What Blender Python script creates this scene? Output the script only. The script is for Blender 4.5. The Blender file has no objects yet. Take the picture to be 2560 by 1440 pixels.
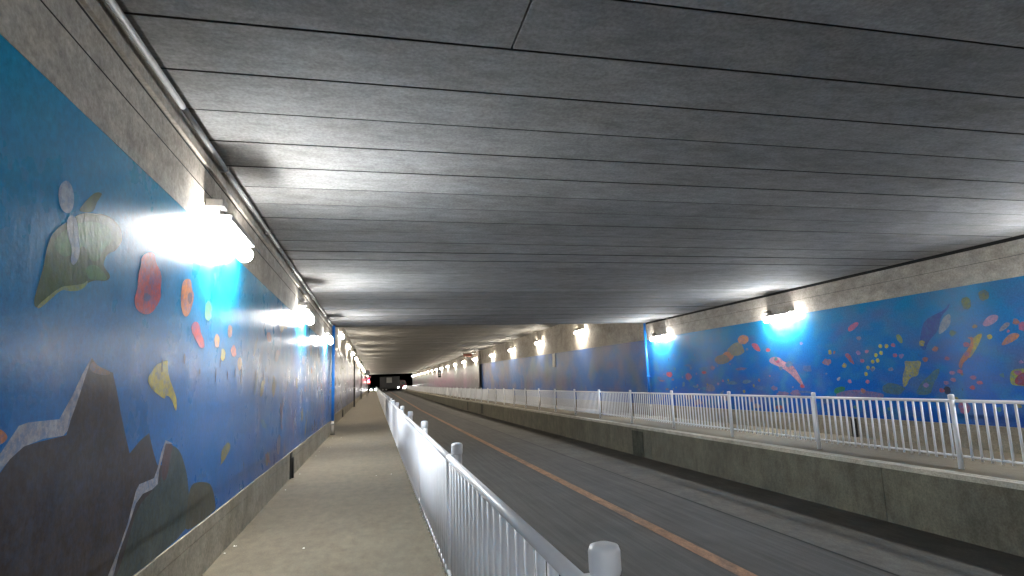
import bpy, bmesh, math, random
from mathutils import Vector, Matrix
random.seed(7)
C = bpy.context.scene.collection
S = bpy.context.scene

# ------------------------------------------------------------------ camera
cam = bpy.data.cameras.new('camera'); co = bpy.data.objects.new('camera', cam); C.objects.link(co)
F = 1480.0
def V3(x, y, z): return Vector((x, y, z))
d = V3(935-1280, 966-720, F).normalized()
r = V3(7780-1280, 719-720, F).normalized(); r = (r - d*r.dot(d)).normalized()
dn = d.cross(r)
M = Matrix(((r.x, -r.y, -r.z, 0), (d.x, -d.y, -d.z, 0), (-dn.x, dn.y, dn.z, 1.55), (0, 0, 0, 1)))
co.matrix_world = M
cam.sensor_width = 36; cam.lens = F/2560*36; cam.clip_start = .05; cam.clip_end = 2000
S.camera = co

# ------------------------------------------------------------------ world: night
w = bpy.data.worlds.new('World'); S.world = w; w.use_nodes = True
wn = w.node_tree; bg = wn.nodes['Background']
sky = wn.nodes.new('ShaderNodeTexSky'); sky.sky_type = 'NISHITA'; sky.sun_disc = False
sky.sun_elevation = math.radians(-8); sky.sun_rotation = math.radians(200)
wn.links.new(sky.outputs[0], bg.inputs[0]); bg.inputs[1].default_value = .02
S.view_settings.view_transform = 'Standard'; S.view_settings.look = 'None'
S.view_settings.exposure = 1.85; S.view_settings.gamma = 1
S.cycles.max_bounces = 8; S.cycles.diffuse_bounces = 6; S.cycles.glossy_bounces = 3
S.cycles.sample_clamp_indirect = 6
LAMP = 78.0          # emission of the wall lamps

# ------------------------------------------------------------------ materials
def nodes(name):
    m = bpy.data.materials.new(name); m.use_nodes = True
    nt = m.node_tree; return m, nt, nt.nodes['Principled BSDF']
def N(nt, t, **k):
    n = nt.nodes.new(t)
    for a, b in k.items():
        if a.startswith('i_'): n.inputs[a[2:]].default_value = b
        else: setattr(n, a, b)
    return n
def coords(nt, scale=(1, 1, 1), rough=False):
    g = N(nt, 'ShaderNodeNewGeometry')
    mp = N(nt, 'ShaderNodeMapping'); mp.inputs['Scale'].default_value = scale
    nt.links.new(g.outputs['Position'], mp.inputs[0]); return mp.outputs[0]
def noise(nt, vec, scale, detail=4, rough=.6, lo=.35, hi=.65):
    n = N(nt, 'ShaderNodeTexNoise'); n.inputs['Scale'].default_value = scale
    n.inputs['Detail'].default_value = detail; n.inputs['Roughness'].default_value = rough
    nt.links.new(vec, n.inputs['Vector'])
    mr = N(nt, 'ShaderNodeMapRange'); mr.inputs[1].default_value = lo; mr.inputs[2].default_value = hi
    nt.links.new(n.outputs[0], mr.inputs[0]); return mr.outputs[0]
def mix(nt, f, a, b, blend='MIX'):
    m = N(nt, 'ShaderNodeMix', data_type='RGBA', blend_type=blend)
    for s, v in ((0, f), (6, a), (7, b)):
        if isinstance(v, (int, float)): m.inputs[s].default_value = v
        elif isinstance(v, tuple): m.inputs[s].default_value = (*v, 1)
        else: nt.links.new(v, m.inputs[s])
    return m.outputs[2]
def math_(nt, op, a, b=0.0):
    m = N(nt, 'ShaderNodeMath', operation=op)
    for s, v in ((0, a), (1, b)):
        if isinstance(v, (int, float)): m.inputs[s].default_value = v
        else: nt.links.new(v, m.inputs[s])
    return m.outputs[0]
def bump(nt, bs, h, st, dist=.01, prev=None):
    b = N(nt, 'ShaderNodeBump'); b.inputs['Strength'].default_value = st; b.inputs['Distance'].default_value = dist
    nt.links.new(h, b.inputs['Height'])
    if prev: nt.links.new(prev, b.inputs['Normal'])
    nt.links.new(b.outputs[0], bs.inputs['Normal']); return b.outputs[0]

def concrete(name, c1, c2, stain=(.08, .07, .05), stain_amt=.5, rough=.8, streak=(1, 1, 1), fine=40, spec=.3, pebble=.15):
    m, nt, bs = nodes(name)
    p = coords(nt)
    col = mix(nt, noise(nt, p, 1.3), c1, c2)
    ps = coords(nt, streak)
    col = mix(nt, math_(nt, 'MULTIPLY', noise(nt, ps, 1.7, 6, .65, .5, .72), stain_amt), col, stain)
    fn = noise(nt, p, fine, 3, .7, .25, .75)
    col = mix(nt, pebble*2, col, fn, 'OVERLAY')
    sp = noise(nt, coords(nt, streak), 9, 5, .7, .3, .7)
    col = mix(nt, pebble*1.6, col, sp, 'OVERLAY')
    nt.links.new(col, bs.inputs['Base Color'])
    bs.inputs['Roughness'].default_value = rough; bs.inputs['Specular IOR Level'].default_value = spec
    bump(nt, bs, fn, .35, .004)
    return m
def plain(name, c, rough=.5, metal=0, var=.12, spec=.5):
    m, nt, bs = nodes(name)
    p = coords(nt)
    col = mix(nt, var, c, noise(nt, p, 14, 4), 'OVERLAY')
    nt.links.new(col, bs.inputs['Base Color'])
    bs.inputs['Roughness'].default_value = rough; bs.inputs['Metallic'].default_value = metal
    bs.inputs['Specular IOR Level'].default_value = spec
    return m
def emit(name, c, s):
    m, nt, bs = nodes(name)
    bs.inputs['Base Color'].default_value = (*c, 1)
    bs.inputs['Emission Color'].default_value = (*c, 1); bs.inputs['Emission Strength'].default_value = s
    return m

def paint_bump(nt, bs, rough=.3, coat=.35, vert=.3, vrough=.21):
    """hand-painted concrete: vertical drips and ripples under a glossy coat"""
    rp = noise(nt, coords(nt, (1, 1, .16)), 14, 4, .6, .2, .8)
    fi = noise(nt, coords(nt), 28, 3, .6, .2, .8)
    a = bump(nt, bs, rp, .14, .005)
    bump(nt, bs, fi, .2, .003, a)
    rr = N(nt, 'ShaderNodeMapRange'); rr.inputs[3].default_value = rough-.06; rr.inputs[4].default_value = rough+.1
    nt.links.new(noise(nt, coords(nt), 2.2), rr.inputs[0])
    nt.links.new(rr.outputs[0], bs.inputs['Roughness'])
    bs.inputs['Specular IOR Level'].default_value = .04
    # clear coat brushed along and across the wall: highlights smear sideways and downwards
    gl = []
    nb = bs.inputs['Normal'].links[0].from_socket
    for tv in ((0, 0, 1), (0, 1, 0)):   # the highlight spreads across the tangent
        g = N(nt, 'ShaderNodeBsdfAnisotropic'); g.distribution = 'BECKMANN'; g.inputs['Roughness'].default_value = vrough if tv[1] else rough*.8; g.inputs['Anisotropy'].default_value = .65 if tv[1] else .5
        cv = N(nt, 'ShaderNodeCombineXYZ'); [setattr(cv.inputs[i], 'default_value', tv[i]) for i in range(3)]
        nt.links.new(cv.outputs[0], g.inputs['Tangent']); nt.links.new(nb, g.inputs['Normal']); gl.append(g)
    mg = N(nt, 'ShaderNodeMixShader'); mg.inputs[0].default_value = vert
    nt.links.new(gl[0].outputs[0], mg.inputs[1]); nt.links.new(gl[1].outputs[0], mg.inputs[2])
    fz = N(nt, 'ShaderNodeFresnel'); fz.inputs['IOR'].default_value = 1.42
    mo = N(nt, 'ShaderNodeMixShader'); nt.links.new(math_(nt, 'MULTIPLY', fz.outputs[0], coat), mo.inputs[0])
    nt.links.new(bs.outputs[0], mo.inputs[1]); nt.links.new(mg.outputs[0], mo.inputs[2])
    out = [n for n in nt.nodes if n.type == 'OUTPUT_MATERIAL'][0]; nt.links.new(mo.outputs[0], out.inputs['Surface'])
def sea_paint(name, top, mid, low, patches, z0=.45, z1=3.05, patch_amt=.6, yfrom=None, yto=None, rough=.3, coat=.35, vert=.3):
    m, nt, bs = nodes(name)
    g = N(nt, 'ShaderNodeNewGeometry'); sx = N(nt, 'ShaderNodeSeparateXYZ'); nt.links.new(g.outputs['Position'], sx.inputs[0])
    wob = noise(nt, coords(nt, (1, .6, 1)), 1.1, 5, .6, .2, .8)
    z = math_(nt, 'ADD', sx.outputs[2], math_(nt, 'MULTIPLY', math_(nt, 'SUBTRACT', wob, .5), .8))
    mr = N(nt, 'ShaderNodeMapRange'); mr.inputs[1].default_value = z0; mr.inputs[2].default_value = z1
    nt.links.new(z, mr.inputs[0])
    rp = N(nt, 'ShaderNodeValToRGB'); nt.links.new(mr.outputs[0], rp.inputs[0])
    e = rp.color_ramp.elements; e[0].position = 0; e[0].color = (*low, 1); e[1].position = 1; e[1].color = (*top, 1)
    k = rp.color_ramp.elements.new(.45); k.color = (*mid, 1)
    col = rp.outputs[0]
    for i, (pc, sc, lo, hi, st) in enumerate(patches):
        f = noise(nt, coords(nt, st), sc, 5, .65, lo, hi)
        # shift pattern so every patch colour has its own layout
        f = N(nt, 'ShaderNodeTexNoise'); f.inputs['Scale'].default_value = sc; f.inputs['Detail'].default_value = 5
        mp = N(nt, 'ShaderNodeMapping'); mp.inputs['Scale'].default_value = st; mp.inputs['Location'].default_value = (i*7.3, i*3.1, i*5.7)
        nt.links.new(g.outputs['Position'], mp.inputs[0]); nt.links.new(mp.outputs[0], f.inputs['Vector'])
        q = N(nt, 'ShaderNodeMapRange'); q.inputs[1].default_value = lo; q.inputs[2].default_value = hi
        nt.links.new(f.outputs[0], q.inputs[0]); fac = math_(nt, 'MULTIPLY', q.outputs[0], patch_amt)
        if yfrom is not None:
            yr = N(nt, 'ShaderNodeMapRange'); yr.inputs[1].default_value = yfrom; yr.inputs[2].default_value = yto
            nt.links.new(sx.outputs[1], yr.inputs[0]); fac = math_(nt, 'MULTIPLY', fac, yr.outputs[0])
        col = mix(nt, fac, col, pc)
    fine = noise(nt, coords(nt), 30, 4, .7, .2, .8)
    col = mix(nt, .35, col, fine, 'OVERLAY')
    # chipped spots showing dark concrete
    chip = noise(nt, coords(nt, (1, 1, .5)), 5, 3, .5, .735, .76)
    col = mix(nt, chip, col, (.03, .04, .05))
    nt.links.new(col, bs.inputs['Base Color'])
    paint_bump(nt, bs, rough, coat, vert)
    return m
_pc = {}
def figure_paint(c):
    if c in _pc: return _pc[c]
    m, nt, bs = nodes('figure_paint')
    col = mix(nt, noise(nt, coords(nt), 6, 5, .65), c, tuple(v*.72 for v in c))
    col = mix(nt, .4, col, noise(nt, coords(nt), 30, 4, .7, .2, .8), 'OVERLAY')
    col = mix(nt, math_(nt, 'MULTIPLY', noise(nt, coords(nt), 17, 6, .8, .44, .62), .6 if sum(c) > .3 else .12), col, (.02, .13, .34))
    nt.links.new(col, bs.inputs['Base Color']); paint_bump(nt, bs, .34)
    _pc[c] = m; return m
def soft(pts, it=2):
    for _ in range(it):
        q = []
        for a, b in zip(pts, pts[1:]+pts[:1]):
            q += [(a[0]*.75+b[0]*.25, a[1]*.75+b[1]*.25), (a[0]*.25+b[0]*.75, a[1]*.25+b[1]*.75)]
        pts = q
    return pts

MC = {}
MC['ceil'] = concrete('ceiling_concrete', (0.285, 0.280, 0.278), (0.24, 0.236, 0.233), (0.175, 0.162, 0.145), .5, .85, (.4, 1.0, 1), 34, pebble=.14)
MC['beam'] = concrete('beam_concrete', (0.441, 0.404, 0.349), (0.347, 0.310, 0.267), (0.147, 0.123, 0.091), .6, .8, (1, .5, .8), 30)
MC['ceil2'] = concrete('far_ceiling_concrete', (0.25, 0.236, 0.212), (0.21, 0.198, 0.178), (0.129, 0.116, 0.103), .5, .7, (.3, 1.2, 1), 20)
MC['walk'] = concrete('walkway_concrete', (0.123, 0.102, 0.070), (0.107, 0.089, 0.061), (0.078, 0.064, 0.043), .3, .85, (1, .5, 1), 75, pebble=.12)
MC['plinth'] = concrete('plinth_concrete', (0.331, 0.295, 0.230), (0.259, 0.230, 0.180), (0.108, 0.101, 0.058), .6, .85, (1, .5, .5), 40)
MC['road'] = concrete('asphalt', (0.077, 0.074, 0.070), (0.065, 0.062, 0.059), (0.050, 0.048, 0.045), .6, .9, (1.2, .03, 1), 90, pebble=.18)
MC['apron'] = concrete('road_edge_concrete', (0.096, 0.090, 0.081), (0.072, 0.066, 0.060), (0.048, 0.045, 0.039), .4, .9, (1, .4, 1), 60, pebble=.15)
MC['dark_edge_band'] = concrete('dark_band_concrete', (0.068, 0.061, 0.050), (0.045, 0.042, 0.035), (0.032, 0.028, 0.024), .5, .9, (1, .2, 1), 60)
MC['recess'] = concrete('dark_recess_concrete', (0.060, 0.060, 0.045), (0.036, 0.039, 0.030), (0.018, 0.018, 0.012), .8, .9, (1, .7, .22), 35, pebble=.3)
MC['ret'] = concrete('retaining_concrete', (0.141, 0.131, 0.096), (0.104, 0.096, 0.073), (0.058, 0.052, 0.039), .5, .9, (1, .7, .35), 35, pebble=.15)
MC['kerb'] = concrete('kerb_concrete', (0.434, 0.399, 0.329), (0.350, 0.322, 0.266), (0.175, 0.154, 0.119), .4, .85, (1, .5, 1), 40)
MC['dark'] = plain('dark_iron', (.02, .02, .02), .6)
MC['gap'] = plain('dark_gap', (.006, .006, .006), .9)
MC['grime'] = plain('joint_grime', (.03, .03, .03), .9)
MC['steel'] = plain('galvanised_steel', (.34, .33, .32), .45, .6)
MC['conduit'] = plain('grey_pvc', (0.294, 0.294, 0.294), .45)
MC['white'] = plain('white_enamel', (0.68, 0.69, 0.72), .42, 0, .06)
MC['orange'] = concrete('orange_road_paint', (0.260, 0.137, 0.075), (0.215, 0.117, 0.065), (.08, .07, .06), .85, .8, (1, .3, 1), 60, pebble=.25)
MC['pipeblue'] = plain('blue_painted_pipe', (.01, .16, .55), .3)
MC['pipegrey'] = plain('bare_pipe', (.32, .29, .25), .6)
MC['glow'] = emit('fluorescent_tube', (1.0, .99, .96), LAMP)
MC['glow2'] = emit('warm_fluorescent_tube', (1.0, .93, .80), LAMP*1.0)
MC['black'] = plain('black_paint', (.012, .013, .016), .35)
MC['maroon'] = plain('maroon_paint', (.06, .008, .014), .3)
MC['glass'] = plain('dark_glass', (.02, .03, .035), .08)
MC['panel'] = plain('pale_panel', (.5, .5, .46), .5)
MC['tyre'] = plain('tyre_rubber', (.015, .015, .015), .9)
MC['head'] = emit('headlight', (1, .97, .93), 60)
MC['red'] = emit('red_lamp', (1, .02, .06), 14)
MC['redcore'] = emit('red_lamp_core', (1, .5, .5), 25)
MC['redp'] = plain('red_paint', (.5, .03, .04), .4)
MC['amber'] = plain('orange_box', (.4, .16, .11), .5)
MC['whitep'] = plain('white_plastic', (.75, .74, .70), .5)
MC['ground'] = concrete('night_ground', (.03, .035, .02), (.05, .045, .03), rough=.95)

# ------------------------------------------------------------------ geometry helpers
def add_box(bm, x0, x1, y0, y1, z0, z1, mi=0, bev=0):
    vs = [bm.verts.new(p) for p in ((x0,y0,z0),(x1,y0,z0),(x1,y1,z0),(x0,y1,z0),(x0,y0,z1),(x1,y0,z1),(x1,y1,z1),(x0,y1,z1))]
    fs = [bm.faces.new([vs[i] for i in f]) for f in ((3,2,1,0),(4,5,6,7),(0,1,5,4),(1,2,6,5),(2,3,7,6),(3,0,4,7))]
    for f in fs: f.material_index = mi
    if bev:
        es = list({e for f in fs for e in f.edges})
        bmesh.ops.bevel(bm, geom=es, offset=bev, segments=2, affect='EDGES', profile=.5)
def add_tube(bm, p0, p1, rad, seg=12, r1=None, caps=True):
    p0 = Vector(p0); p1 = Vector(p1); ax = (p1-p0).normalized()
    u = ax.cross(Vector((0, 0, 1)) if abs(ax.z) < .9 else Vector((1, 0, 0))).normalized(); v = ax.cross(u)
    r1 = rad if r1 is None else r1
    A = []; B = []
    for i in range(seg):
        t = 2*math.pi*i/seg; k = u*math.cos(t)+v*math.sin(t)
        A.append(bm.verts.new(p0+k*rad)); B.append(bm.verts.new(p1+k*r1))
    for i in range(seg):
        f = bm.faces.new((A[i], A[(i+1) % seg], B[(i+1) % seg], B[i])); f.smooth = True
    if caps: bm.faces.new(A[::-1]); bm.faces.new(B)
def add_lathe(bm, prof, seg=20, at=(0, 0, 0)):
    rings = []
    for (rr, z) in prof:
        rings.append([bm.verts.new((at[0]+rr*math.cos(2*math.pi*i/seg), at[1]+rr*math.sin(2*math.pi*i/seg), at[2]+z)) for i in range(seg)])
    for a, b in zip(rings, rings[1:]):
        for i in range(seg):
            f = bm.faces.new((a[i], a[(i+1) % seg], b[(i+1) % seg], b[i])); f.smooth = True
    bm.faces.new(rings[0][::-1]); bm.faces.new(rings[-1])
def obj(name, bm, mats, parent=None, recalc=True):
    me = bpy.data.meshes.new(name)
    if recalc: bmesh.ops.recalc_face_normals(bm, faces=bm.faces[:])
    bm.to_mesh(me); bm.free()
    for m in (mats if isinstance(mats, (list, tuple)) else [mats]): me.materials.append(m)
    o = bpy.data.objects.new(name, me); C.objects.link(o)
    if parent: o.parent = parent
    return o
def tag(o, label, cat, group=None):
    o['label'] = label; o['category'] = cat
    if group: o['group'] = group
    return o
def thing(name, label, cat, loc=(0, 0, 0), rz=0, group=None):
    o = bpy.data.objects.new(name, None); C.objects.link(o); o.location = loc; o.rotation_euler = (0, 0, rz)
    o.empty_display_size = .2
    return tag(o, label, cat, group)
def struct(name, bm, m):
    o = obj(name, bm, m); o['kind'] = 'structure'; return o
def copy_part(src, parent, loc=None):
    c = src.copy(); C.objects.link(c); c.parent = parent
    if loc is not None: c.location = loc
    return c
def copy_tree(o, parent=None):
    c = o.copy(); C.objects.link(c); c.parent = parent
    for ch in [k for k in bpy.data.objects if k.parent == o]: copy_tree(ch, c)
    return c
ORD = ['first', 'second', 'third', 'fourth', 'fifth', 'sixth', 'seventh', 'eighth', 'ninth', 'tenth', 'eleventh', 'twelfth',
       'thirteenth', 'fourteenth', 'fifteenth', 'sixteenth', 'seventeenth', 'eighteenth', 'nineteenth', 'twentieth', 'twenty-first', 'twenty-second', 'twenty-third', 'twenty-fourth']

# ------------------------------------------------------------------ levels
YE = 172.0            # far portal
YJ = 22.4             # joint between near and far section
def rise(y, full): return 0 if y < 60 else full*(y-60)/(YE+13-60)
def gw(y): return rise(y, .42)         # walkways climb slightly towards the far portal
def gr(y): return -.9+rise(y, .85)     # carriageway
YS = [-9, 3, 12, 22.4, 40, 60, 80, 100, 120, 140, 160, YE, 230]
XL, XR, XL2 = -1.45, 10.87, -1.65
def strip(x0, x1, zf, ys, dz=0, thick=0):
    bm = bmesh.new(); prev = None
    for y in ys:
        row = [bm.verts.new((x0, y, zf(y)+dz)), bm.verts.new((x1, y, zf(y)+dz))]
        if thick: row += [bm.verts.new((x1, y, zf(y)+dz-thick)), bm.verts.new((x0, y, zf(y)+dz-thick))]
        if prev:
            n = len(row)
            for i in range(n if thick else 1): bm.faces.new((prev[i], prev[(i+1) % n], row[(i+1) % n], row[i]))
        prev = row
    return bm

# ground
bm = bmesh.new(); prev = None
for y, z in ((-60, -1.4), (YE+.5, -1.4), (YE+1.0, -.35), (900, -.35)):
    row = [bm.verts.new((-500, y, z)), bm.verts.new((500, y, z))]
    if prev: bm.faces.new((prev[0], prev[1], row[1], row[0]))
    prev = row
struct('ground', bm, MC['ground'])
struct('road', strip(.95, 8.05, gr, YS), MC['road'])
struct('road_edge_strip', strip(6.1, 7.22, gr, [y for y in YS if y <= YE], .006), MC['apron'])
struct('dark_edge_band', strip(7.25, 8.05, gr, [y for y in YS if y <= YE], .010), MC['dark_edge_band'])  # flat, darker band along the foot of the retaining wall
struct('road_joint', strip(6.045, 6.09, gr, [y for y in YS if y <= YE], .007), MC['gap'])
struct('centre_line', strip(4.34, 4.56, gr, YS, .007), MC['orange'])
struct('walkway', strip(-1.9, .93, gw, YS, 0, 1.3), MC['walk'])
bm = strip(8.22, 11.2, gw, YS, 0, 1.3)
struct('far_walkway', bm, MC['walk'])
# retaining wall with kerb, thing
rw = thing('retaining_wall', 'stained concrete retaining wall between the road and the raised right walkway', 'wall', (8.05, 0, -.9))
rw_y = [-9]+[4.2*k for k in range(-1, 42)]
bm = bmesh.new()
for a, b in zip(rw_y, rw_y[1:]):
    if a >= YE: break
    b = min(b, YE)
    z0, z1 = gw(a)-.045, gw(b)-.045
    q = .0 if int(a) % 3 else .006
    vs = [bm.verts.new(p) for p in ((q, a+.008, -.6), (q, b-.008, -.6), (q, b-.008, z1+.9), (q, a+.008, z0+.9), (.16, a+.008, -.6), (.16, b-.008, -.6), (.16, b-.008, z1+.9), (.16, a+.008, z0+.9))]
    for f in ((0,1,2,3),(7,6,5,4),(3,2,6,7),(0,3,7,4),(1,5,6,2)): bm.faces.new([vs[i] for i in f])
obj('face', bm, MC['ret'], rw)
def kz(y): return gw(y)+.9
bm = strip(-.03, .07, kz, [y for y in YS if y <= YE], .03, .075); obj('kerb', bm, MC['kerb'], rw)
bm = strip(.085, .17, kz, [y for y in YS if y <= YE], .032, .06); obj('kerb', bm, MC['kerb'], rw)
# thin darker plates on the retaining wall where its drain recesses are
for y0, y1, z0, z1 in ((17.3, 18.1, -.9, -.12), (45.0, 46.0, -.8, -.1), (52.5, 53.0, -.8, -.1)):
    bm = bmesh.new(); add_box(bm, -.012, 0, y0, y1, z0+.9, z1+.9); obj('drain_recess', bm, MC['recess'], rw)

# ------------------------------------------------------------------ mural walls
H = 1.55
def plate(bm, pts, X, sgn, lift, mi):
    """a painted figure on the wall: thin paint film a hair in front of it"""
    area = sum(a[0]*b[1]-b[0]*a[1] for a, b in zip(pts, pts[1:]+pts[:1]))
    if (area > 0) != (sgn > 0): pts = pts[::-1]
    vs = [bm.verts.new((X+sgn*lift, y, z+H)) for y, z in pts]
    try:
        f = bm.faces.new(vs); f.material_index = mi
    except ValueError: pass
def blob(cy, cz, ry, rz, rnd=.18, n=14):
    return [(cy+ry*math.cos(t)*(1+random.uniform(-rnd, rnd)), cz+rz*math.sin(t)*(1+random.uniform(-rnd, rnd))) for t in [2*math.pi*i/n for i in range(n)]]
def fishpoly(cy, cz, L, h, a):
    P = [(-.5, 0), (-.25, .45), (.1, .5), (.3, .15), (.5, .45), (.42, 0), (.5, -.45), (.3, -.15), (.05, -.5), (-.25, -.4)]
    return [(cy+L*x*math.cos(a)-h*y*math.sin(a), cz+L*x*math.sin(a)+h*y*math.cos(a)) for x, y in P]
def panel_mesh(x0, x1, ys, zb, zt, figs, X, sgn, jag=.012):
    bm = bmesh.new(); prev = None
    for y in ys:
        t = zt(y)+random.uniform(-jag, jag)
        row = [bm.verts.new((X, y, zb(y))), bm.verts.new((X, y, t)), bm.verts.new((X-sgn*.25, y, t)), bm.verts.new((X-sgn*.25, y, zb(y)))]
        if prev:
            for i in range(4): bm.faces.new((prev[i], prev[(i+1) % 4], row[(i+1) % 4], row[i]))
        prev = row
    bmesh.ops.recalc_face_normals(bm, faces=bm.faces[:])
    mats = []
    for k, (c, pts) in enumerate(figs):
        m = figure_paint(c)
        if m not in mats: mats.append(m)
        if len(pts) < 36 and c not in (DRK, GRY) : pts = soft(pts)
        plate(bm, pts, X, sgn, .0006+.00006*k, mats.index(m)+1)
    return bm, mats
def fr(a, b, s):
    n = max(1, round((b-a)/s)); return [a+(b-a)*i/n for i in range(n+1)]

GREEN = (.035, .15, .05); DKG = (.03, .085, .03); LTG = (.22, .30, .10); PALE = (.36, .42, .50); RED = (.55, .09, .10)
ORG = (.55, .22, .09); DRK = (.055, .045, .05); GRY = (.42, .42, .47); YEL = (.50, .42, .07); BRN = (.22, .13, .10)
figL = [
 (DRK, [(-9.0,-.5),(-3,-.3),(1.0,-.6),(1.9,-.3),(2.4,-.32),(2.81,-.31),(2.9,-.24),(2.97,-.20),(3.11,-.19),(3.35,-.18),(3.37,-.12),(3.43,-.02),(3.5,.12),(3.56,.2),(3.64,.16),(3.83,.13),(3.90,.03),(3.99,-.12),(4.10,-.28),(4.15,-.35),(4.30,-.29),(4.46,-.25),(4.54,-.36),(4.65,-.48),(4.8,-.5),(4.87,-1.098),(-9,-1.098)]),
 ((.06, .085, .085), [(4.98,-.38),(5.15,-.44),(5.30,-.58),(5.38,-.69),(5.46,-.9),(5.45,-1.098),(3.95,-1.098),(4.11,-1.0),(4.23,-.84),(4.33,-.69),(4.68,-.62),(4.79,-.54),(4.74,-.45),(4.76,-.33)]),
 ((.10, .055, .055), [(4.76,-.33),(4.98,-.37),(4.92,-.44),(4.87,-.61),(4.75,-.6),(4.74,-.46)]),
 ((.085, .085, .06), [(5.45,-.73),(5.73,-.75),(6.0,-.80),(6.11,-.84),(6.22,-.93),(6.3,-1.05),(6.3,-1.098),(5.40,-1.098),(5.36,-1.0),(5.39,-.9)]),
 (BRN, [(3.53,.13),(3.56,.19),(3.64,.16),(3.83,.13),(3.73,.11)]),
 (GRY, [(-9,-.3),(-3,-.1),(.6,-.55),(1.5,-.62),(2.2,-.45),(2.83,-.21),(2.94,-.11),(3.01,-.10),(3.27,-.10),(3.32,-.05),(3.38,.01),(3.46,.11),(3.555,.205),(3.5,.10),(3.43,-.03),(3.38,-.11),(3.36,-.16),(3.32,-.18),(3.14,-.18),(2.99,-.2),(2.9,-.24),(2.84,-.28),(2.2,-.55),(1.5,-.72),(.6,-.65),(-3,-.25),(-9,-.45)]),
 (GRY, [(3.88,-1.098),(3.94,-1.0),(4.07,-.89),(4.19,-.76),(4.29,-.59),(4.34,-.56),(4.48,-.56),(4.60,-.56),(4.66,-.5),(4.72,-.4),(4.79,-.325),(4.96,-.365),(4.80,-.35),(4.75,-.44),(4.69,-.52),(4.68,-.61),(4.58,-.63),(4.41,-.63),(4.30,-.67),(4.20,-.79),(4.09,-.9),(4.02,-1.02),(3.98,-1.098)]),
 (DKG, [(2.96,.41),(2.99,.5),(3.02,.59),(3.03,.68),(3.08,.77),(3.19,.84),(3.31,.92),(3.45,.96),(3.63,1.0),(3.79,.98),(3.85,.91),(3.75,.82),(3.66,.79),(3.61,.73),(3.62,.7),(3.72,.67),(3.67,.63),(3.51,.61),(3.42,.57),(3.37,.54),(3.26,.52),(3.18,.51),(3.09,.44),(3.0,.39)]),
 (DKG, [(3.29,.92),(3.32,.96),(3.38,1.02),(3.46,1.08),(3.54,1.10),(3.51,1.06),(3.48,1.03),(3.45,.96)]),
 (GREEN, [(3.08,.70),(3.12,.76),(3.22,.82),(3.33,.88),(3.47,.92),(3.66,.94),(3.70,.86),(3.60,.80),(3.55,.72),(3.45,.70),(3.38,.78),(3.28,.70),(3.18,.66)]),
 (GREEN, [(3.40,.66),(3.52,.70),(3.64,.67),(3.68,.64),(3.55,.62),(3.45,.60)]),
 (LTG, [(2.99,.4),(3.08,.46),(3.18,.52),(3.27,.54),(3.40,.57),(3.45,.6),(3.44,.57),(3.37,.53),(3.26,.51),(3.19,.51),(3.09,.44),(3.01,.39)]),
 (PALE, [(3.09,.94),(3.09,.98),(3.12,1.02),(3.16,1.04),(3.20,1.03),(3.23,1.0),(3.24,.96),(3.23,.91),(3.19,.88),(3.14,.88),(3.11,.9)]),
 ((.26,.31,.36), [(3.19,.82),(3.19,.86),(3.23,.89),(3.28,.88),(3.30,.84),(3.32,.78),(3.34,.72),(3.32,.67),(3.28,.64),(3.25,.66),(3.26,.72),(3.21,.77)]),
 (RED, [(4.13,.86),(4.22,.92),(4.37,.95),(4.40,.88),(4.49,.85),(4.53,.79),(4.51,.73),(4.54,.67),(4.46,.59),(4.36,.53),(4.23,.51),(4.10,.53),(4.06,.59),(4.11,.66),(4.10,.75),(4.14,.81)]),
 ((.20,.12,.20), [(4.21,.64),(4.27,.66),(4.34,.65),(4.33,.62),(4.28,.6),(4.22,.6)]),
 (ORG, [(4.96,.76),(4.99,.86),(5.09,.9),(5.2,.91),(5.23,.84),(5.31,.8),(5.26,.7),(5.18,.61),(5.07,.59),(4.98,.65)]),
 (BRN, [(5.13,.79),(5.22,.81),(5.27,.77),(5.21,.7),(5.14,.72)]),
 (RED, [(5.26,.55),(5.37,.59),(5.49,.58),(5.55,.5),(5.67,.45),(5.68,.38),(5.55,.38),(5.47,.41),(5.36,.46),(5.29,.49)]),
 (YEL, [(4.39,.07),(4.37,.11),(4.44,.15),(4.51,.2),(4.67,.23),(4.75,.24),(4.74,.2),(4.79,.12),(4.91,.03),(5.0,-.05),(5.0,-.15),(4.91,-.07),(4.83,-.02),(4.74,-.01),(4.73,-.04),(4.57,0),(4.47,.03)]),
 ((.30,.26,.08), [(6.46,-.68),(6.41,-.59),(6.56,-.52),(6.77,-.51),(6.84,-.58),(6.68,-.63),(6.55,-.68),(6.37,-.71)]),
 (ORG, [(2.75,-.10),(2.83,-.12),(2.87,-.15),(2.85,-.17),(2.75,-.19)]),
 ((.15,.45,.2), blob(5.75, .72, .12, .10)), ((.6,.3,.12), blob(6.1, .48, .10, .07)), (YEL, blob(6.35, .36, .1, .06)),
 ((.6,.2,.15), blob(6.8, .42, .13, .06)), ((.5,.3,.15), blob(7.1, .30, .12, .07)), ((.55,.3,.2), blob(6.6, .62, .1, .07)),
]
for _ in range(16):
    y = random.uniform(4.6, 12.5); z = random.uniform(.08, .30); figL.append(((.03, .05, .07), blob(y, z, .02, random.uniform(.02, .08))))
for _ in range(44):
    y = random.uniform(6.5, 21.8); z = random.uniform(-.95, 1.2)
    c = random.choice([(.42,.20,.13), (.36,.16,.14), (.30,.26,.14), (.16,.20,.38), (.28,.24,.34), (.36,.30,.12), (.10,.22,.34)])
    figL.append((c, fishpoly(y, z, random.uniform(.18, .6), random.uniform(.08, .22), random.uniform(-1.2, 1.2)) if random.random() < .6 else blob(y, z, random.uniform(.08, .3), random.uniform(.05, .16))))
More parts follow.
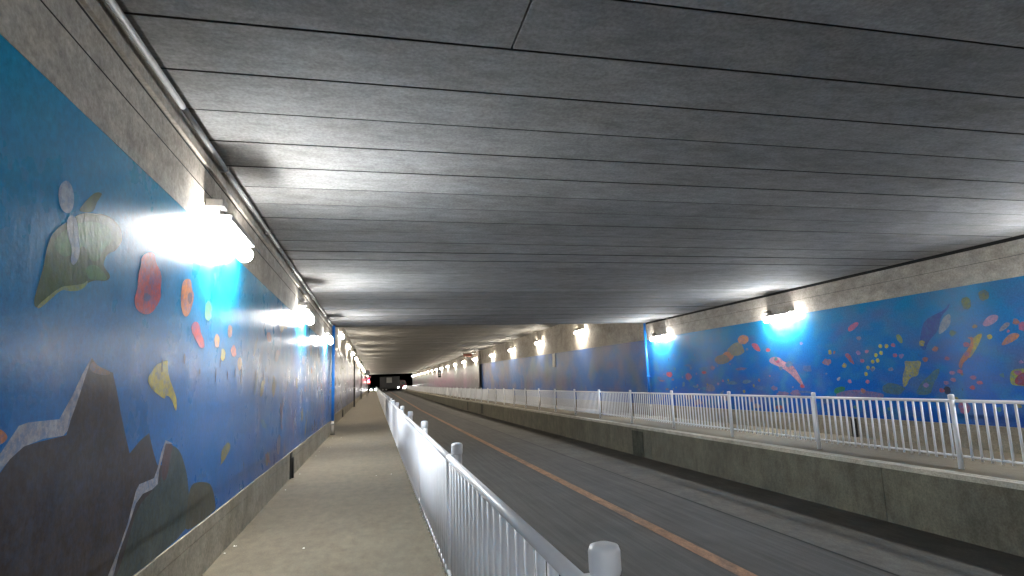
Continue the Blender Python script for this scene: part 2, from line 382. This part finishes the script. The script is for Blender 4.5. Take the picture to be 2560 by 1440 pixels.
figR = [
 (ORG, blob(15.89,1.0,.28,.14,.06)), (ORG, blob(16.77,.54,.32,.15,.08)), ((.25,.24,.16), blob(16.3,.72,.45,.2)), ((.24,.2,.14), blob(17.1,.45,.4,.17)),
 (RED, [(15.55,.85),(15.29,.86),(15.12,.7),(15.12,.58),(15.37,.65)]), (RED, blob(14.78,.62,.1,.05)),
 ((.55,.28,.32), [(14.8,.32),(14.65,.42),(14.33,.4),(14.18,.27),(13.82,.17),(13.65,-.06),(13.49,-.33),(13.54,-.4),(13.72,-.25),(14.01,-.02),(14.33,.13),(14.68,.23)]),
 ((.5,.1,.13), [(14.6,.36),(14.45,.38),(14.3,.26),(14.45,.22)]), (RED, blob(13.54,-.39,.08,.05)),
 (RED, blob(18.24,.07,.15,.05)), ((.4,.14,.2), blob(19.3,-.05,.22,.12)), (RED, blob(20.69,.05,.25,.1)),
 ((.4,.3,.3), blob(15.54,-.96,.2,.07)), ((.5,.14,.1), blob(14.56,-.97,.14,.07)), ((.2,.2,.3), blob(17.93,-.45,.3,.12)), ((.3,.25,.3), blob(17.1,-.75,.2,.1)),
 ((.45,.12,.2), [(11.8,.9),(11.75,1.0),(11.53,1.08),(11.42,1.04),(11.59,.91),(11.73,.87)]),
 ((.35,.1,.1), [(11.99,.36),(11.85,.38),(11.77,.25),(11.71,.09),(11.82,.15),(11.9,.23)]),
 ((.012,.05,.30), [(9.97,.41),(9.88,.72),(9.77,.92),(9.56,1.01),(9.31,1.07),(9.17,1.22),(9.21,1.1),(9.42,.95),(9.49,.69),(9.77,.49),(9.85,.29)]),
 ((.34,.40,.46), [(9.41,.9),(9.19,1.03),(9.22,.79),(9.38,.66),(9.53,.6)]),
 ((.36,.33,.12), [(10.38,.14),(10.21,.11),(9.95,.13),(10.06,-.08),(10.1,-.19),(10.29,-.21),(10.4,-.39),(10.5,-.42),(10.46,-.16),(10.36,0)]),
 (ORG, [(9.18,.05),(9.07,.19),(8.91,.35),(8.87,.47),(8.95,.51),(8.82,.52),(8.78,.4),(8.85,.26),(9.0,.1),(9.1,.04),(9.14,-.08),(9.19,-.04)]),
 (YEL, [(8.84,.5),(8.62,.59),(8.71,.41),(8.82,.26),(8.97,.1),(8.93,.2),(8.83,.35)]),
 ((.5,.3,.42), [(8.61,.75),(8.47,.88),(8.3,.87),(8.33,.76),(8.5,.68),(8.6,.69)]), ((.3,.28,.32), [(8.34,.6),(8.2,.73),(8.11,.7),(8.2,.61),(8.32,.56)]),
 (ORG, [(8.36,.31),(8.24,.46),(8.12,.53),(7.99,.5),(8.04,.42),(8.21,.34)]), ((.4,.1,.2), blob(7.9,.62,.1,.09)),
 ((.34,.36,.06), [(8.26,-.13),(8.12,-.09),(7.94,-.1),(7.7,-.12),(7.7,-.4),(7.99,-.39),(8.17,-.39),(8.3,-.36)]), ((.28,.06,.08), [(8.23,-.32),(8.14,-.2),(8.03,-.15),(7.8,-.17),(7.75,-.38),(8.01,-.38),(8.17,-.38)]),
 ((.04,.22,.08), [(12.49,-.55),(12.39,-.42),(12.07,-.39),(12.13,-.52),(12.28,-.6)]),
 ((.10,.18,.20), [(10.14,-.44),(10.02,-.3),(9.82,-.17),(9.74,-.09),(9.58,-.03),(9.63,-.18),(9.78,-.35),(9.86,-.57),(10.22,-.57)]), ((.08,.15,.18), blob(10.75,-.45,.3,.12)),
 ((.5,.5,.5), [(12.32,-.21),(12.19,-.16),(12.23,-.26),(12.31,-.26)]), ((.25,.32,.08), [(10.5,.69),(10.39,.7),(10.33,.55),(10.38,.49),(10.47,.56)]),
 ((.2,.25,.1), blob(8.85,1.15,.1,.12)), ((.18,.22,.12), blob(8.5,1.25,.1,.1)),
 ((.05,.05,.08), blob(9.5,-.47,.08,.08)), ((.3,.1,.15), blob(9.2,-.8,.12,.12)), ((.2,.15,.3), blob(11.6,-.6,.7,.12)),
]
for y, z in ((10.93,.48),(10.77,.47),(11.08,.29),(10.93,.33),(11.19,.15),(11.05,.17),(11.34,.02),(11.2,0),(11.42,-.12),(8.52,.49)):
    figR.append(((.55,.5,.04), blob(y, z, .05, .045, .08)))
for y, z in ((10.59,.48),(10.58,.26),(11.48,.18),(11.32,.38),(9.34,-.14),(9.18,-.12),(9.34,-.27),(9.49,-.33),(9.61,-.48),(8.94,-.23),(8.83,-.33),(8.98,-.42),(11.92,-.28),(11.4,-.29),(9.18,-.79),(9.0,.2),(9.4,.14)):
    figR.append((random.choice([(.5,.16,.22), (.5,.1,.1), (.45,.2,.3)]), blob(y, z, .06, .04, .25)))
for _ in range(26):
    y = random.uniform(2.0, 7.6); z = random.uniform(-.95, 1.2)
    figR.append((random.choice([ORG, RED, (.3,.3,.1), (.3,.3,.4)]), fishpoly(y, z, random.uniform(.15, .5), random.uniform(.08, .2), random.uniform(-1.2, 1.2))))
for _ in range(70):
    y = random.uniform(7.5, 21.5); z = random.uniform(-1.0, .75); q = random.uniform(.02, .055)
    figR.append((random.choice([(.42,.14,.2), (.36,.16,.12), (.2,.22,.34), (.34,.3,.08), (.12,.25,.2), (.3,.2,.4)]), blob(y, z, q*1.3, q, .4, 9)))
for _ in range(34):
    y = random.uniform(12.5, 22.2); z = random.uniform(-1.0, .4)
    figR.append((random.choice([(.10,.16,.36), (.24,.16,.28), (.14,.22,.32), (.30,.16,.18), (.06,.20,.40)]), blob(y, z, random.uniform(.06, .3), random.uniform(.03, .1), .35)))

TEAL = (.004, .25, .43); BLUE = (.008, .145, .42); LOWB = (.010, .12, .42)
MC['seaL'] = sea_paint('sea_mural_paint', TEAL, BLUE, LOWB, [((.06,.14,.32), 1.6, .5, .66, (1, .8, .8)), ((.14,.10,.24), 1.1, .5, .7, (1, .6, 1)), ((.22,.13,.12), 2.2, .6, .72, (1, .8, .6))], patch_amt=.75, yfrom=3.5, yto=15, rough=.3, coat=.33, vert=.6)
MC['seaR'] = sea_paint('sea_mural_paint_right', (.005, .20, .42), (.004, .13, .46), (.004, .08, .42), [((.03,.20,.34), 2.5, .48, .66, (1, .8, 1)), ((.10,.10,.26), 1.6, .55, .72, (1, .5, 1)), ((.10,.13,.22), 1.4, .5, .7, (1, .7, 1))], patch_amt=.5, rough=.4, coat=.4, vert=.8)
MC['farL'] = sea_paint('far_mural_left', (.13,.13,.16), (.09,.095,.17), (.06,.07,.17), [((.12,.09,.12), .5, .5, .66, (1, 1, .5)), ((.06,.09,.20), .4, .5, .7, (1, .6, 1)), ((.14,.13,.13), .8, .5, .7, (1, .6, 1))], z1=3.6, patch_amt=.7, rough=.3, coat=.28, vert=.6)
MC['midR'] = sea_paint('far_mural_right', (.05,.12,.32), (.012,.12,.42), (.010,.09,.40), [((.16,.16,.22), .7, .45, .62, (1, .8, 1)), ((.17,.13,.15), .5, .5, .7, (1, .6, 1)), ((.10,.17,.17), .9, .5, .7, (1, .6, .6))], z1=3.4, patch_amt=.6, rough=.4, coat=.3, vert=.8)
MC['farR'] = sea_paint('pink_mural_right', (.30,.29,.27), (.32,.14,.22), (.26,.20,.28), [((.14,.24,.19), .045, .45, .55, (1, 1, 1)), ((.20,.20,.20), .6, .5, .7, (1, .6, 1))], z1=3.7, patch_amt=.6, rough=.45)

def wall_thing(name, label, X, sgn, ya, yb, zt, mat, figs, ceil, step=.7, beam_proud=.003):
    t = thing(name, label, 'wall', (0, 0, 0))
    ys = fr(ya, yb, step)
    bm, mats = panel_mesh(0, 0, ys, lambda y: .45+gw(y), zt, figs, X, sgn)
    obj('painted_panel', bm, [mat]+mats, t, False)
    # concrete beam band above the paint
    bm = bmesh.new(); prev = None; XB = X+sgn*beam_proud
    for y in ys:
        row = [bm.verts.new((XB, y, zt(y)-.02)), bm.verts.new((XB, y, ceil)), bm.verts.new((XB-sgn*.3, y, ceil)), bm.verts.new((XB-sgn*.3, y, zt(y)-.02))]
        if prev:
            for i in range(4): bm.faces.new((prev[i], prev[(i+1) % 4], row[(i+1) % 4], row[i]))
        else: bm.faces.new(row)
        prev = row
    bm.faces.new(prev[::-1])
    obj('concrete_band', bm, MC['beam'], t)
    XP = X+sgn*.012
    zb = lambda y: -.02+gw(y)
    bm = bmesh.new(); prev = None
    for y in ys:
        row = [bm.verts.new((XP, y, zb(y))), bm.verts.new((XP, y, zb(y)+.35)), bm.verts.new((XP-sgn*.006, y, zb(y)+.352)), bm.verts.new((XP-sgn*.006, y, zb(y)+.358)), bm.verts.new((XP, y, zb(y)+.36)),
               bm.verts.new((XP, y, zb(y)+.465+random.uniform(-.004, .004))), bm.verts.new((XP-sgn*.15, y, zb(y)+.465)), bm.verts.new((XP-sgn*.15, y, zb(y)))]
        if prev:
            for i in range(8): bm.faces.new((prev[i], prev[(i+1) % 8], row[(i+1) % 8], row[i]))
        prev = row
    obj('plinth', bm, MC['plinth'], t)
    return t
wl = wall_thing('mural_wall', 'blue undersea mural wall beside the left walkway with dark peaks and a green fish', XL, 1, -9, YJ, lambda y: 3.02-.005*min(y, 12), MC['seaL'], figL, 3.74)
wr = wall_thing('mural_wall', 'blue undersea mural wall behind the right railing with yellow, pink and orange fish', XR, -1, -9, YJ, lambda y: 3.05, MC['seaR'], figR, 3.76)
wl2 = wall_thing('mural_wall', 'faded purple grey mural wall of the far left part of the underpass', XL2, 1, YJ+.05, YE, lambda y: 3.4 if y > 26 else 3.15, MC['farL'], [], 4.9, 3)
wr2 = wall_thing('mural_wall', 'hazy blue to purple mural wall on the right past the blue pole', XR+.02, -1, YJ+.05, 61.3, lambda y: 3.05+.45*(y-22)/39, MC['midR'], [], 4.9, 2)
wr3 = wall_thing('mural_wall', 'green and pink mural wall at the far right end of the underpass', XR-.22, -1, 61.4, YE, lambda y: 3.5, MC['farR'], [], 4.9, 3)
# thin form-work lines along the left beam, part of its wall
for z, rr in ((3.50, .006), (3.30, .003)):
    bm = bmesh.new(); add_box(bm, XL-.001, XL+.006, -9, YJ, z-rr, z+rr); obj('board_line', bm, MC['gap'], wl)
bm = bmesh.new(); add_box(bm, XR-.006, XR+.001, -9, YJ, 3.40, 3.406); obj('board_line', bm, MC['gap'], wr)
bm = bmesh.new(); add_box(bm, XR-.008, XR+.001, -9, YJ, 3.665, 3.73); obj('dark_joint', bm, MC['gap'], wr)
# ledge strip just under the slab
bm = bmesh.new(); add_box(bm, XL-.05, XL+.03, -9, YJ, 3.52, 3.60, 0, .004); obj('ledge', bm, MC['beam'], wl)
# weep slots in the plinth
for y in (11.45, 33.2):
    X0 = XL if y < YJ else XL2
    bm = bmesh.new(); add_box(bm, X0+.005, X0+.028, y-.10, y+.12, .0, .44, 0, .006); add_tube(bm, (X0+.03, y+.06, 0), (X0+.03, y+.03, .36), .035, 8)
    obj('weep_slot', bm, MC['gap'], wl if y < YJ else wl2)
bm = bmesh.new(); add_box(bm, XR-.03, XR-.005, 11.85, 12.02, 0, .42, 0, .006); obj('weep_slot', bm, MC['gap'], wr)

# ------------------------------------------------------------------ ceilings
def ceiling(name, label, x0, x1, ya, yb, z, pitch, gap, mat, wide=None, split=None):
    t = thing(name, label, 'ceiling', ((x0+x1)/2, (ya+yb)/2, z)); cx, cy = t.location.x, t.location.y
    bm = bmesh.new(); y = ya; k = 0
    while y < yb-.05:
        e = min(y+pitch, yb); g = gap
        dz = random.uniform(-.0035, .0035)
        if wide and abs(e-wide) < pitch/2: e = wide; g2 = .06
        else: g2 = gap
        segs = [(x0, x1)]
        if split and y < split[1] < e: segs = [(x0, split[0]-.006), (split[0]+.006, x1)]
        for a, b in segs: add_box(bm, a-cx, b-cx, y+g-cy, e-g2-cy, dz, .10+dz, 0, .004 if y < 16 else 0)
        y = e; k += 1
    for f in bm.faces:
        f.normal_update()
        if abs(f.normal.y) > .75: f.material_index = 1
    obj('planks', bm, [mat, MC['grime']], t)
    bm = bmesh.new(); add_box(bm, x0-.2-cx, x1+.2-cx, ya-cy, yb-cy, .104, .35); obj('slab', bm, MC['gap'], t)
    return t
def plank_tone(m, pitch, y0):
    nt = m.node_tree; bs = nt.nodes['Principled BSDF']; src = bs.inputs['Base Color'].links[0].from_socket
    g = N(nt, 'ShaderNodeNewGeometry'); sx = N(nt, 'ShaderNodeSeparateXYZ'); nt.links.new(g.outputs['Position'], sx.inputs[0])
    fl = math_(nt, 'FLOOR', math_(nt, 'DIVIDE', math_(nt, 'SUBTRACT', sx.outputs[1], y0), pitch))
    wnn = N(nt, 'ShaderNodeTexWhiteNoise', noise_dimensions='1D'); nt.links.new(fl, wnn.inputs['W'])
    mr = N(nt, 'ShaderNodeMapRange'); mr.inputs[3].default_value = .82; mr.inputs[4].default_value = 1.1; nt.links.new(wnn.outputs[0], mr.inputs[0])
    cb = N(nt, 'ShaderNodeCombineColor'); [nt.links.new(mr.outputs[0], cb.inputs[i]) for i in range(3)]
    nt.links.new(mix(nt, 1.0, src, cb.outputs[0], 'MULTIPLY'), bs.inputs['Base Color'])
P0 = 2.92-.615*20
plank_tone(MC['ceil'], .615, P0); plank_tone(MC['ceil2'], 1.3, 22.5)
ceiling('ceiling', 'low grey plank ceiling over the near part of the underpass', XL, XR, P0, YJ, 3.73, .615, .009, MC['ceil'], 9.8, (.89, 3.2))
ceiling('ceiling', 'higher brownish ceiling over the far part of the underpass', XL2, XR+.02, YJ+.03, YE, 4.85, 1.3, .012, MC['ceil2'])
bm = bmesh.new(); add_box(bm, -1.7, 11.1, YJ-.12, YJ+.02, 3.84, 5.2); tag(obj('joint_beam', bm, MC['beam']), 'concrete step beam where the low ceiling meets the higher one', 'beam')
# portal head wall at the far end
t = thing('portal', 'dark far mouth of the underpass where the ceiling ends', 'portal', (4.6, YE, 0))
bm = bmesh.new(); add_box(bm, -8, 9, .01, .5, 4.86, 6.3); obj('head_wall', bm, MC['ret'], t)
for a, b in ((-12, -6.3), (6.4, 12)):
    bm = bmesh.new(); add_box(bm, a, b, .02, .5, -1, 4.85); obj('wing_wall', bm, MC['ret'], t)

# ------------------------------------------------------------------ conduit along the left ceiling corner
t = thing('conduit', 'grey cable conduit running along the top corner of the left mural wall', 'conduit', (XL+.06, 0, 3.66))
for a, b in ((-9, 4.58), (4.62, 9.2), (9.22, 13.9), (13.92, 18.5), (18.52, 22.3)):
    bm = bmesh.new(); add_tube(bm, (0, a, 0), (0, b, 0), .022, 10); obj('pipe', bm, MC['conduit'], t)
for y in (1.4, 3.2, 5.9, 8.3, 11.2, 14.6, 18.0):
    bm = bmesh.new(); add_box(bm, -.06, .028, y-.02, y+.02, -.03, .028, 0, .004); obj('clamp', bm, MC['steel'], t)

# ------------------------------------------------------------------ wall lamps
def make_lamp(length=1.25):
    t = thing('wall_lamp', 'x', 'lamp', (0, 0, 0), 0, 'lit fluorescent lamps along both walls')
    h = length/2
    bm = bmesh.new(); add_box(bm, -.105, .105, -h+.10, h-.10, .07, .13, 0, .01); obj('housing', bm, MC['steel'], t)
    bm = bmesh.new(); add_tube(bm, (0, -h+.04, 0), (0, h-.04, 0), .078, 20); add_tube(bm, (0, -h+.005, 0), (0, -h+.039, 0), .055, 20, .078); add_tube(bm, (0, h-.039, 0), (0, h-.005, 0), .078, 20, .055)
    obj('tube', bm, MC['glow'], t)
    bm = bmesh.new(); add_box(bm, -.10, .05, -.60, -.44, .17, .25, 0, .01); add_box(bm, -.1, .0, -.55, -.48, .13, .172); obj('bracket', bm, MC['steel'], t)
    return t
lamp0 = make_lamp()
left_y = [-3.6, 6.05, 12.7, 18.9]
right_y = [-7.5, 6.2, 14.0, 21.1]
far_y = [30.2+8.25*k for k in range(18)]
used = False
def put_lamp(x, y, z, flip, label, group='lit fluorescent lamps along both walls'):
    global used
    o = lamp0 if not used else copy_tree(lamp0)
    used = True
    bpy.context.view_layer.update()
    if y > YJ:
        for ch in o.children:
            if ch.name.startswith('tube'):
                ch.material_slots[0].link = 'OBJECT'; ch.material_slots[0].material = MC['glow2']
    o.location = (x, y, z); o.rotation_euler = (0, 0, math.pi if flip else 0); o['label'] = label; o['group'] = group
    return o
for i, y in enumerate(left_y):
    put_lamp(XL+.115, y, 2.98, False, ['wall lamp on the left mural wall just behind the viewer', 'large glaring wall lamp nearest the camera beside the green fish mural', 'second glaring lamp on the left blue mural wall', 'third glaring lamp on the left, above the blue drain pole'][i])
for i, y in enumerate(right_y):
    put_lamp(XR-.115, y, 3.0, True, ['wall lamp on the right mural wall just behind the viewer', 'wall lamp just outside the right edge of the view, over the fish mural', 'brightest wall lamp on the right blue mural wall', 'right wall lamp beside the upright blue drain pole'][i])
for i, y in enumerate(far_y):
    put_lamp(XL2+.115, y, 4.02, False, 'lit lamp high on the left wall past the low ceiling, %s in that row' % ORD[i])
    put_lamp((XR if y < 61 else XR-.24)-.115, y, 4.04, True, 'lit lamp high on the right wall past the low ceiling, %s in that row' % ORD[i])

# ------------------------------------------------------------------ railings
def baluster_bm():
    bm = bmesh.new(); add_tube(bm, (0, 0, .13), (0, 0, 1.01), .0175, 10); return bm
def railing(label, x, side, y0, pitch, nb):
    """side = direction from the post towards the walkway; rails and balusters hang on that side"""
    t = thing('railing', label, 'railing', (x, y0, 0), 0)
    def post_bm():
        bm = bmesh.new(); add_tube(bm, (0, 0, -.02), (0, 0, 1.045), .036, 16); return bm
    def cap_bm():
        bm = bmesh.new(); add_lathe(bm, [(.040, 1.035), (.043, 1.045), (.043, 1.095), (.038, 1.108), (.02, 1.114)], 20); return bm
    def br_bm():
        bm = bmesh.new(); add_box(bm, min(0, side*.06), max(0, side*.06), -.03, .03, .985, 1.035, 0, .006); add_box(bm, min(0, side*.05), max(0, side*.05), -.02, .02, .16, .20, 0, .004); return bm
    post = obj('post', post_bm(), MC['white'], t); cap = obj('cap', cap_bm(), MC['white'], post); br = obj('bracket', br_bm(), MC['white'], post)
    bm = post_bm(); me2 = obj('post', bm, MC['white'], t)
    # far posts are one mesh with cap and bracket
    bm = bmesh.new(); add_tube(bm, (0, 0, -.02), (0, 0, 1.04), .036, 8); add_tube(bm, (0, 0, 1.04), (0, 0, 1.108), .043, 8); add_box(bm, min(0, side*.05), max(0, side*.05), -.03, .03, .985, 1.035)
    far = me2; far.data = bpy.data.meshes.new('post'); bm.to_mesh(far.data); bm.free(); far.data.materials.append(MC['white'])
    bm = bmesh.new(); add_tube(bm, (side*.06, .0, 1.01), (side*.06, pitch, 1.01), .0245, 12); top = obj('top_rail', bm, MC['white'], t)
    bm = bmesh.new(); add_tube(bm, (side*.06, .0, .18), (side*.06, pitch, .18), .016, 10); bot = obj('bottom_rail', bm, MC['white'], t)
    bal = obj('baluster', baluster_bm(), MC['white'], t); n = 19; cnt = 0
    rest = bmesh.new(); first = True
    for k in range(nb+1):
        y = k*pitch; z = gw(y0+y)
        if k == 0: post.location = (0, 0, z)
        elif k == 14: far.location = (0, y, z)
        elif k < 14:
            p = copy_part(post, t, (0, y, z)); copy_part(cap, p); copy_part(br, p)
        else: copy_part(far, t, (0, y, z))
        if k == nb: break
        if k: copy_part(top, t, (0, y, z)); copy_part(bot, t, (0, y, z))
        for j in range(n):
            yy = y+pitch*(j+1)/(n+1)
            if y0+y+pitch > .3 and cnt < 99:
                if cnt == 0: bal.location = (side*.06, yy, z)
                else: copy_part(bal, t, (side*.06, yy, z))
                cnt += 1
            else: add_tube(rest, (side*.06, yy, z+.13), (side*.06, yy, z+1.01), .0155, 6, caps=False)
    o = obj('baluster', rest, MC['white'], t); o['kind'] = 'stuff'
    return t
railing('white tubular railing along the road edge of the left walkway, nearest the camera', .60, -1, 1.58-2.93*2, 2.93, 60)
railing('white tubular railing along the raised walkway on the far side of the road', 8.68, 1, 7.54-2.98*3, 2.98, 58)

# ------------------------------------------------------------------ drain poles
def drain_pole(label, x, y, ztop, zpaint, sgn, rad=.05, paint=True, zb=0):
    t = thing('drain_pole', label, 'pipe', (x, y, zb))
    if paint:
        bm = bmesh.new(); add_tube(bm, (0, 0, zpaint), (0, 0, ztop), rad, 16); obj('painted_pipe', bm, MC['pipeblue'], t)
        bm = bmesh.new(); add_tube(bm, (0, 0, 0), (0, 0, zpaint), rad, 16); obj('bare_pipe', bm, MC['pipegrey'], t)
    else:
        bm = bmesh.new(); add_tube(bm, (0, 0, 0), (0, 0, ztop), rad, 12); obj('pipe', bm, MC['dark'], t)
    for z in ((1.55, .35) if paint else (1.5,)):
        bm = bmesh.new(); add_tube(bm, (0, 0, z-.03), (0, 0, z+.03), rad+.012, 16); add_box(bm, min(0, -sgn*.1), max(0, -sgn*.1), -.015, .015, z-.02, z+.02)
        obj('clamp', bm, MC['pipeblue'] if paint and z > 1 else MC['steel'], t)
    bm = bmesh.new(); add_tube(bm, (0, 0, .0), (0, 0, .03), rad+.03, 16); obj('foot', bm, MC['dark'], t)
    return t
drain_pole('upright blue drain pole on the left walkway at the ceiling joint', -1.36, 21.3, 3.68, .45, 1, .05)
drain_pole('upright blue drain pole on the right mural wall at the ceiling joint', XR-.1, 22.3, 3.7, .45, -1, .05)
drain_pole('dark thin drain pipe standing on the far left wall past the blue pole', XL2+.12, 49.5, 4.6, 0, 1, .06, False)
drain_pole('dark thin drain pipe on the far left wall, second past the blue pole', XL2+.12, 75.5, 4.6, 0, 1, .06, False, gw(75))

# ------------------------------------------------------------------ small wall fittings
t = thing('notice_panel', 'small pale upright panel on the right mural wall past the blue pole', 'panel', (XR-.03, 35.4, 2.75))
bm = bmesh.new(); add_box(bm, -.02, .03, -.22, .22, -.38, .38, 0, .01); obj('board', bm, MC['panel'], t)
bm = bmesh.new(); add_box(bm, -.012, .045, -.26, .26, -.42, .42, 0, .01); obj('frame', bm, MC['steel'], t)
t = thing('alarm_light', 'orange box on a slanted bracket high on the right wall', 'lamp', (XR-.25, 62.6, 4.55))
bm = bmesh.new(); add_box(bm, -1.4, -.5, -.2, .2, -.22, .06, 0, .02); obj('box', bm, MC['amber'], t)
bm = bmesh.new(); add_tube(bm, (-1.3, 0, -.1), (.05, 0, -.95), .05, 8); add_tube(bm, (-1.5, 0, .12), (.05, 0, .12), .05, 8); obj('bracket', bm, MC['panel'], t)
t = thing('wall_sign', 'small dark sign board fixed to the far right wall under a lamp', 'sign', (XR-.4, 96.0, 3.3))
bm = bmesh.new(); add_box(bm, -.5, .0, -.08, .08, -.7, .5, 0, .02); obj('board', bm, MC['black'], t)
bm = bmesh.new(); add_box(bm, -.4, -.1, -.09, -.082, -.1, .02); add_box(bm, -.4, -.1, -.09, -.082, -.4, -.28); obj('stripe', bm, MC['panel'], t)
bm = bmesh.new(); add_tube(bm, (-.25, 0, .5), (-.25, 0, 1.5), .04, 8); obj('hanger', bm, MC['dark'], t)

# ------------------------------------------------------------------ far end: round sign, red lamp post, car, truck
t = thing('round_sign', 'dark round sign on a thin post at the far end of the left walkway', 'sign', (-1.0, 92, gw(92)))
bm = bmesh.new(); add_tube(bm, (0, 0, 0), (0, 0, 3.7), .035, 8); obj('post', bm, MC['steel'], t)
bm = bmesh.new(); add_tube(bm, (0, -.05, 3.45), (0, -.02, 3.45), .40, 20); obj('disc', bm, MC['black'], t)
bm = bmesh.new(); add_box(bm, -.45, .55, -.05, -.03, 2.72, 2.98, 0, .004); obj('plate', bm, plain('dull_pink_plate', (.35, .10, .14), .5), t)
t = thing('red_lamp_post', 'short post with a glowing red lamp at the end of the left walkway', 'lamp', (-1.05, 128, gw(128)))
bm = bmesh.new(); add_tube(bm, (0, 0, 0), (0, 0, 2.2), .13, 10); obj('post', bm, MC['black'], t)
bm = bmesh.new(); add_box(bm, -.3, .35, -.15, .15, 1.75, 2.6, 0, .1); obj('call_box', bm, MC['redp'], t)
bm = bmesh.new(); add_lathe(bm, [(.12, 2.61), (.15, 2.66), (.15, 2.8), (.08, 2.88), (.02, 2.9)], 14); o = obj('beacon', bm, MC['red'], t)
bm = bmesh.new(); add_box(bm, -.25, .1, -.18, -.152, 2.15, 2.4); obj('lit_window', bm, MC['redcore'], t)

def wheel(t, x, y, rad, wdt, axis='y'):
    bm = bmesh.new()
    A, B = ((x, y-wdt/2, rad), (x, y+wdt/2, rad)) if axis == 'y' else ((x-wdt/2, y, rad), (x+wdt/2, y, rad))
    add_tube(bm, A, B, rad, 20); wl_ = obj('wheel', bm, MC['tyre'], t)
    bm = bmesh.new(); A2 = (A[0], A[1]-.01, A[2]) if axis == 'y' else (A[0]-.01, A[1], A[2])
    B2 = (B[0], B[1]+.01, B[2]) if axis == 'y' else (B[0]+.01, B[1], B[2])
    add_tube(bm, A2, B2, rad*.5, 12); obj('rim', bm, MC['steel'], wl_)
# side-on box truck crossing the mouth of the tunnel (its length along x)
zt_ = gr(YE+13)
t = thing('truck', 'dark box truck crossing the far mouth of the underpass', 'truck', (5.6, 186.5, zt_))
bm = bmesh.new(); add_box(bm, -3.9, 2.0, -1.15, 1.15, .95, 6.2-1.8, 0, .05); obj('cargo_box', bm, MC['black'], t)
bm = bmesh.new()
pr = [(2.1, .55), (4.1, .55), (4.15, 1.5), (3.85, 2.7), (3.5, 3.2), (2.1, 3.3)]
va = [bm.verts.new((x, -1.1, z)) for x, z in pr]; vb = [bm.verts.new((x, 1.1, z)) for x, z in pr]
bm.faces.new(va); bm.faces.new(vb[::-1])
for i in range(6): bm.faces.new((va[i], vb[i], vb[(i+1) % 6], va[(i+1) % 6]))
cab = obj('cab', bm, MC['maroon'], t)
bm = bmesh.new(); add_box(bm, 2.5, 3.6, -1.12, -1.101, 1.75, 2.7, 0, .005); obj('side_window', bm, MC['glass'], cab)
bm = bmesh.new(); add_box(bm, -4.0, 2.0, -.5, .5, .65, .94); obj('chassis', bm, MC['dark'], t)
bm = bmesh.new(); add_box(bm, -1.9, -.3, -1.17, -1.151, 2.5, 4.1, 0, .005); obj('side_panel', bm, MC['panel'], t)
for x in (-3.0, -2.0, 3.0):
    for s in (-1, 1): wheel(t, x, s*1.0, .5, .28)
for s in (-1, 1):
    bm = bmesh.new(); add_box(bm, 3.2, 3.75, s*1.12-.1, s*1.12+.1, .78, 1.25, 0, .06); obj('headlight', bm, MC['head'], t)
bm = bmesh.new(); add_box(bm, 1.5, 1.8, -1.2, -1.152, 1.0, 1.12); obj('marker_lamp', bm, MC['head'], t)
# car facing the camera
t = thing('car', 'dark car with glaring headlights at the far end of the left railing', 'car', (-.1, 180, gr(180)))
bm = bmesh.new()
pr = [(0, .3), (0, .8), (.9, 1.0), (1.6, 1.5), (3.2, 1.5), (4.0, 1.05), (4.4, .95), (4.4, .3)]
rows = []
for x, k in ((-.9, .94), (-.82, 1), (.82, 1), (.9, .94)):
    rows.append([bm.verts.new((x, y, z*k if z > .5 else z)) for y, z in pr])
for a, b in zip(rows, rows[1:]):
    for i in range(8): bm.faces.new((a[i], a[(i+1) % 8], b[(i+1) % 8], b[i]))
bm.faces.new(rows[0]); bm.faces.new(rows[-1][::-1])
obj('body', bm, MC['black'], t)
bm = bmesh.new(); vs = [bm.verts.new(p) for p in ((-.72, .93, 1.03), (.72, .93, 1.03), (.62, 1.55, 1.48), (-.62, 1.55, 1.48))]; bm.faces.new(vs)
obj('windscreen', bm, MC['glass'], t)
for x in (-.68, .68):
    bm = bmesh.new(); add_lathe(bm, [(.2, 0), (.24, .03), (.22, .07), (.1, .1)], 14); bmesh.ops.rotate(bm, verts=bm.verts[:], cent=(0, 0, 0), matrix=Matrix.Rotation(math.pi/2, 3, 'X')); bmesh.ops.translate(bm, verts=bm.verts[:], vec=(x, -.02, .65)); obj('headlight', bm, MC['head'], t)
for x in (-.8, .8):
    for y in (.8, 3.5): wheel(t, x, y, .32, .2, 'x')

# litter flakes on the left walkway
bm = bmesh.new()
for _ in range(28):
    x = random.choice([random.uniform(-1.35, .5), random.uniform(-1.42, -1.1)]); y = 2.5+random.random()**1.6*22; q = random.uniform(.006, .018)
    a = random.uniform(0, 6.28); h = .004+random.random()*.006
    base = [bm.verts.new((x+q*math.cos(a+k*1.6)*random.uniform(.6, 1), y+q*math.sin(a+k*1.6)*random.uniform(.6, 1), .0)) for k in range(4)]
    tip = bm.verts.new((x, y, h))
    for k in range(4): bm.faces.new((base[k], base[(k+1) % 4], tip))
o = obj('litter', bm, MC['whitep']); o['kind'] = 'stuff'; o['label'] = 'tiny pale flakes scattered on the left walkway'; o['category'] = 'litter'
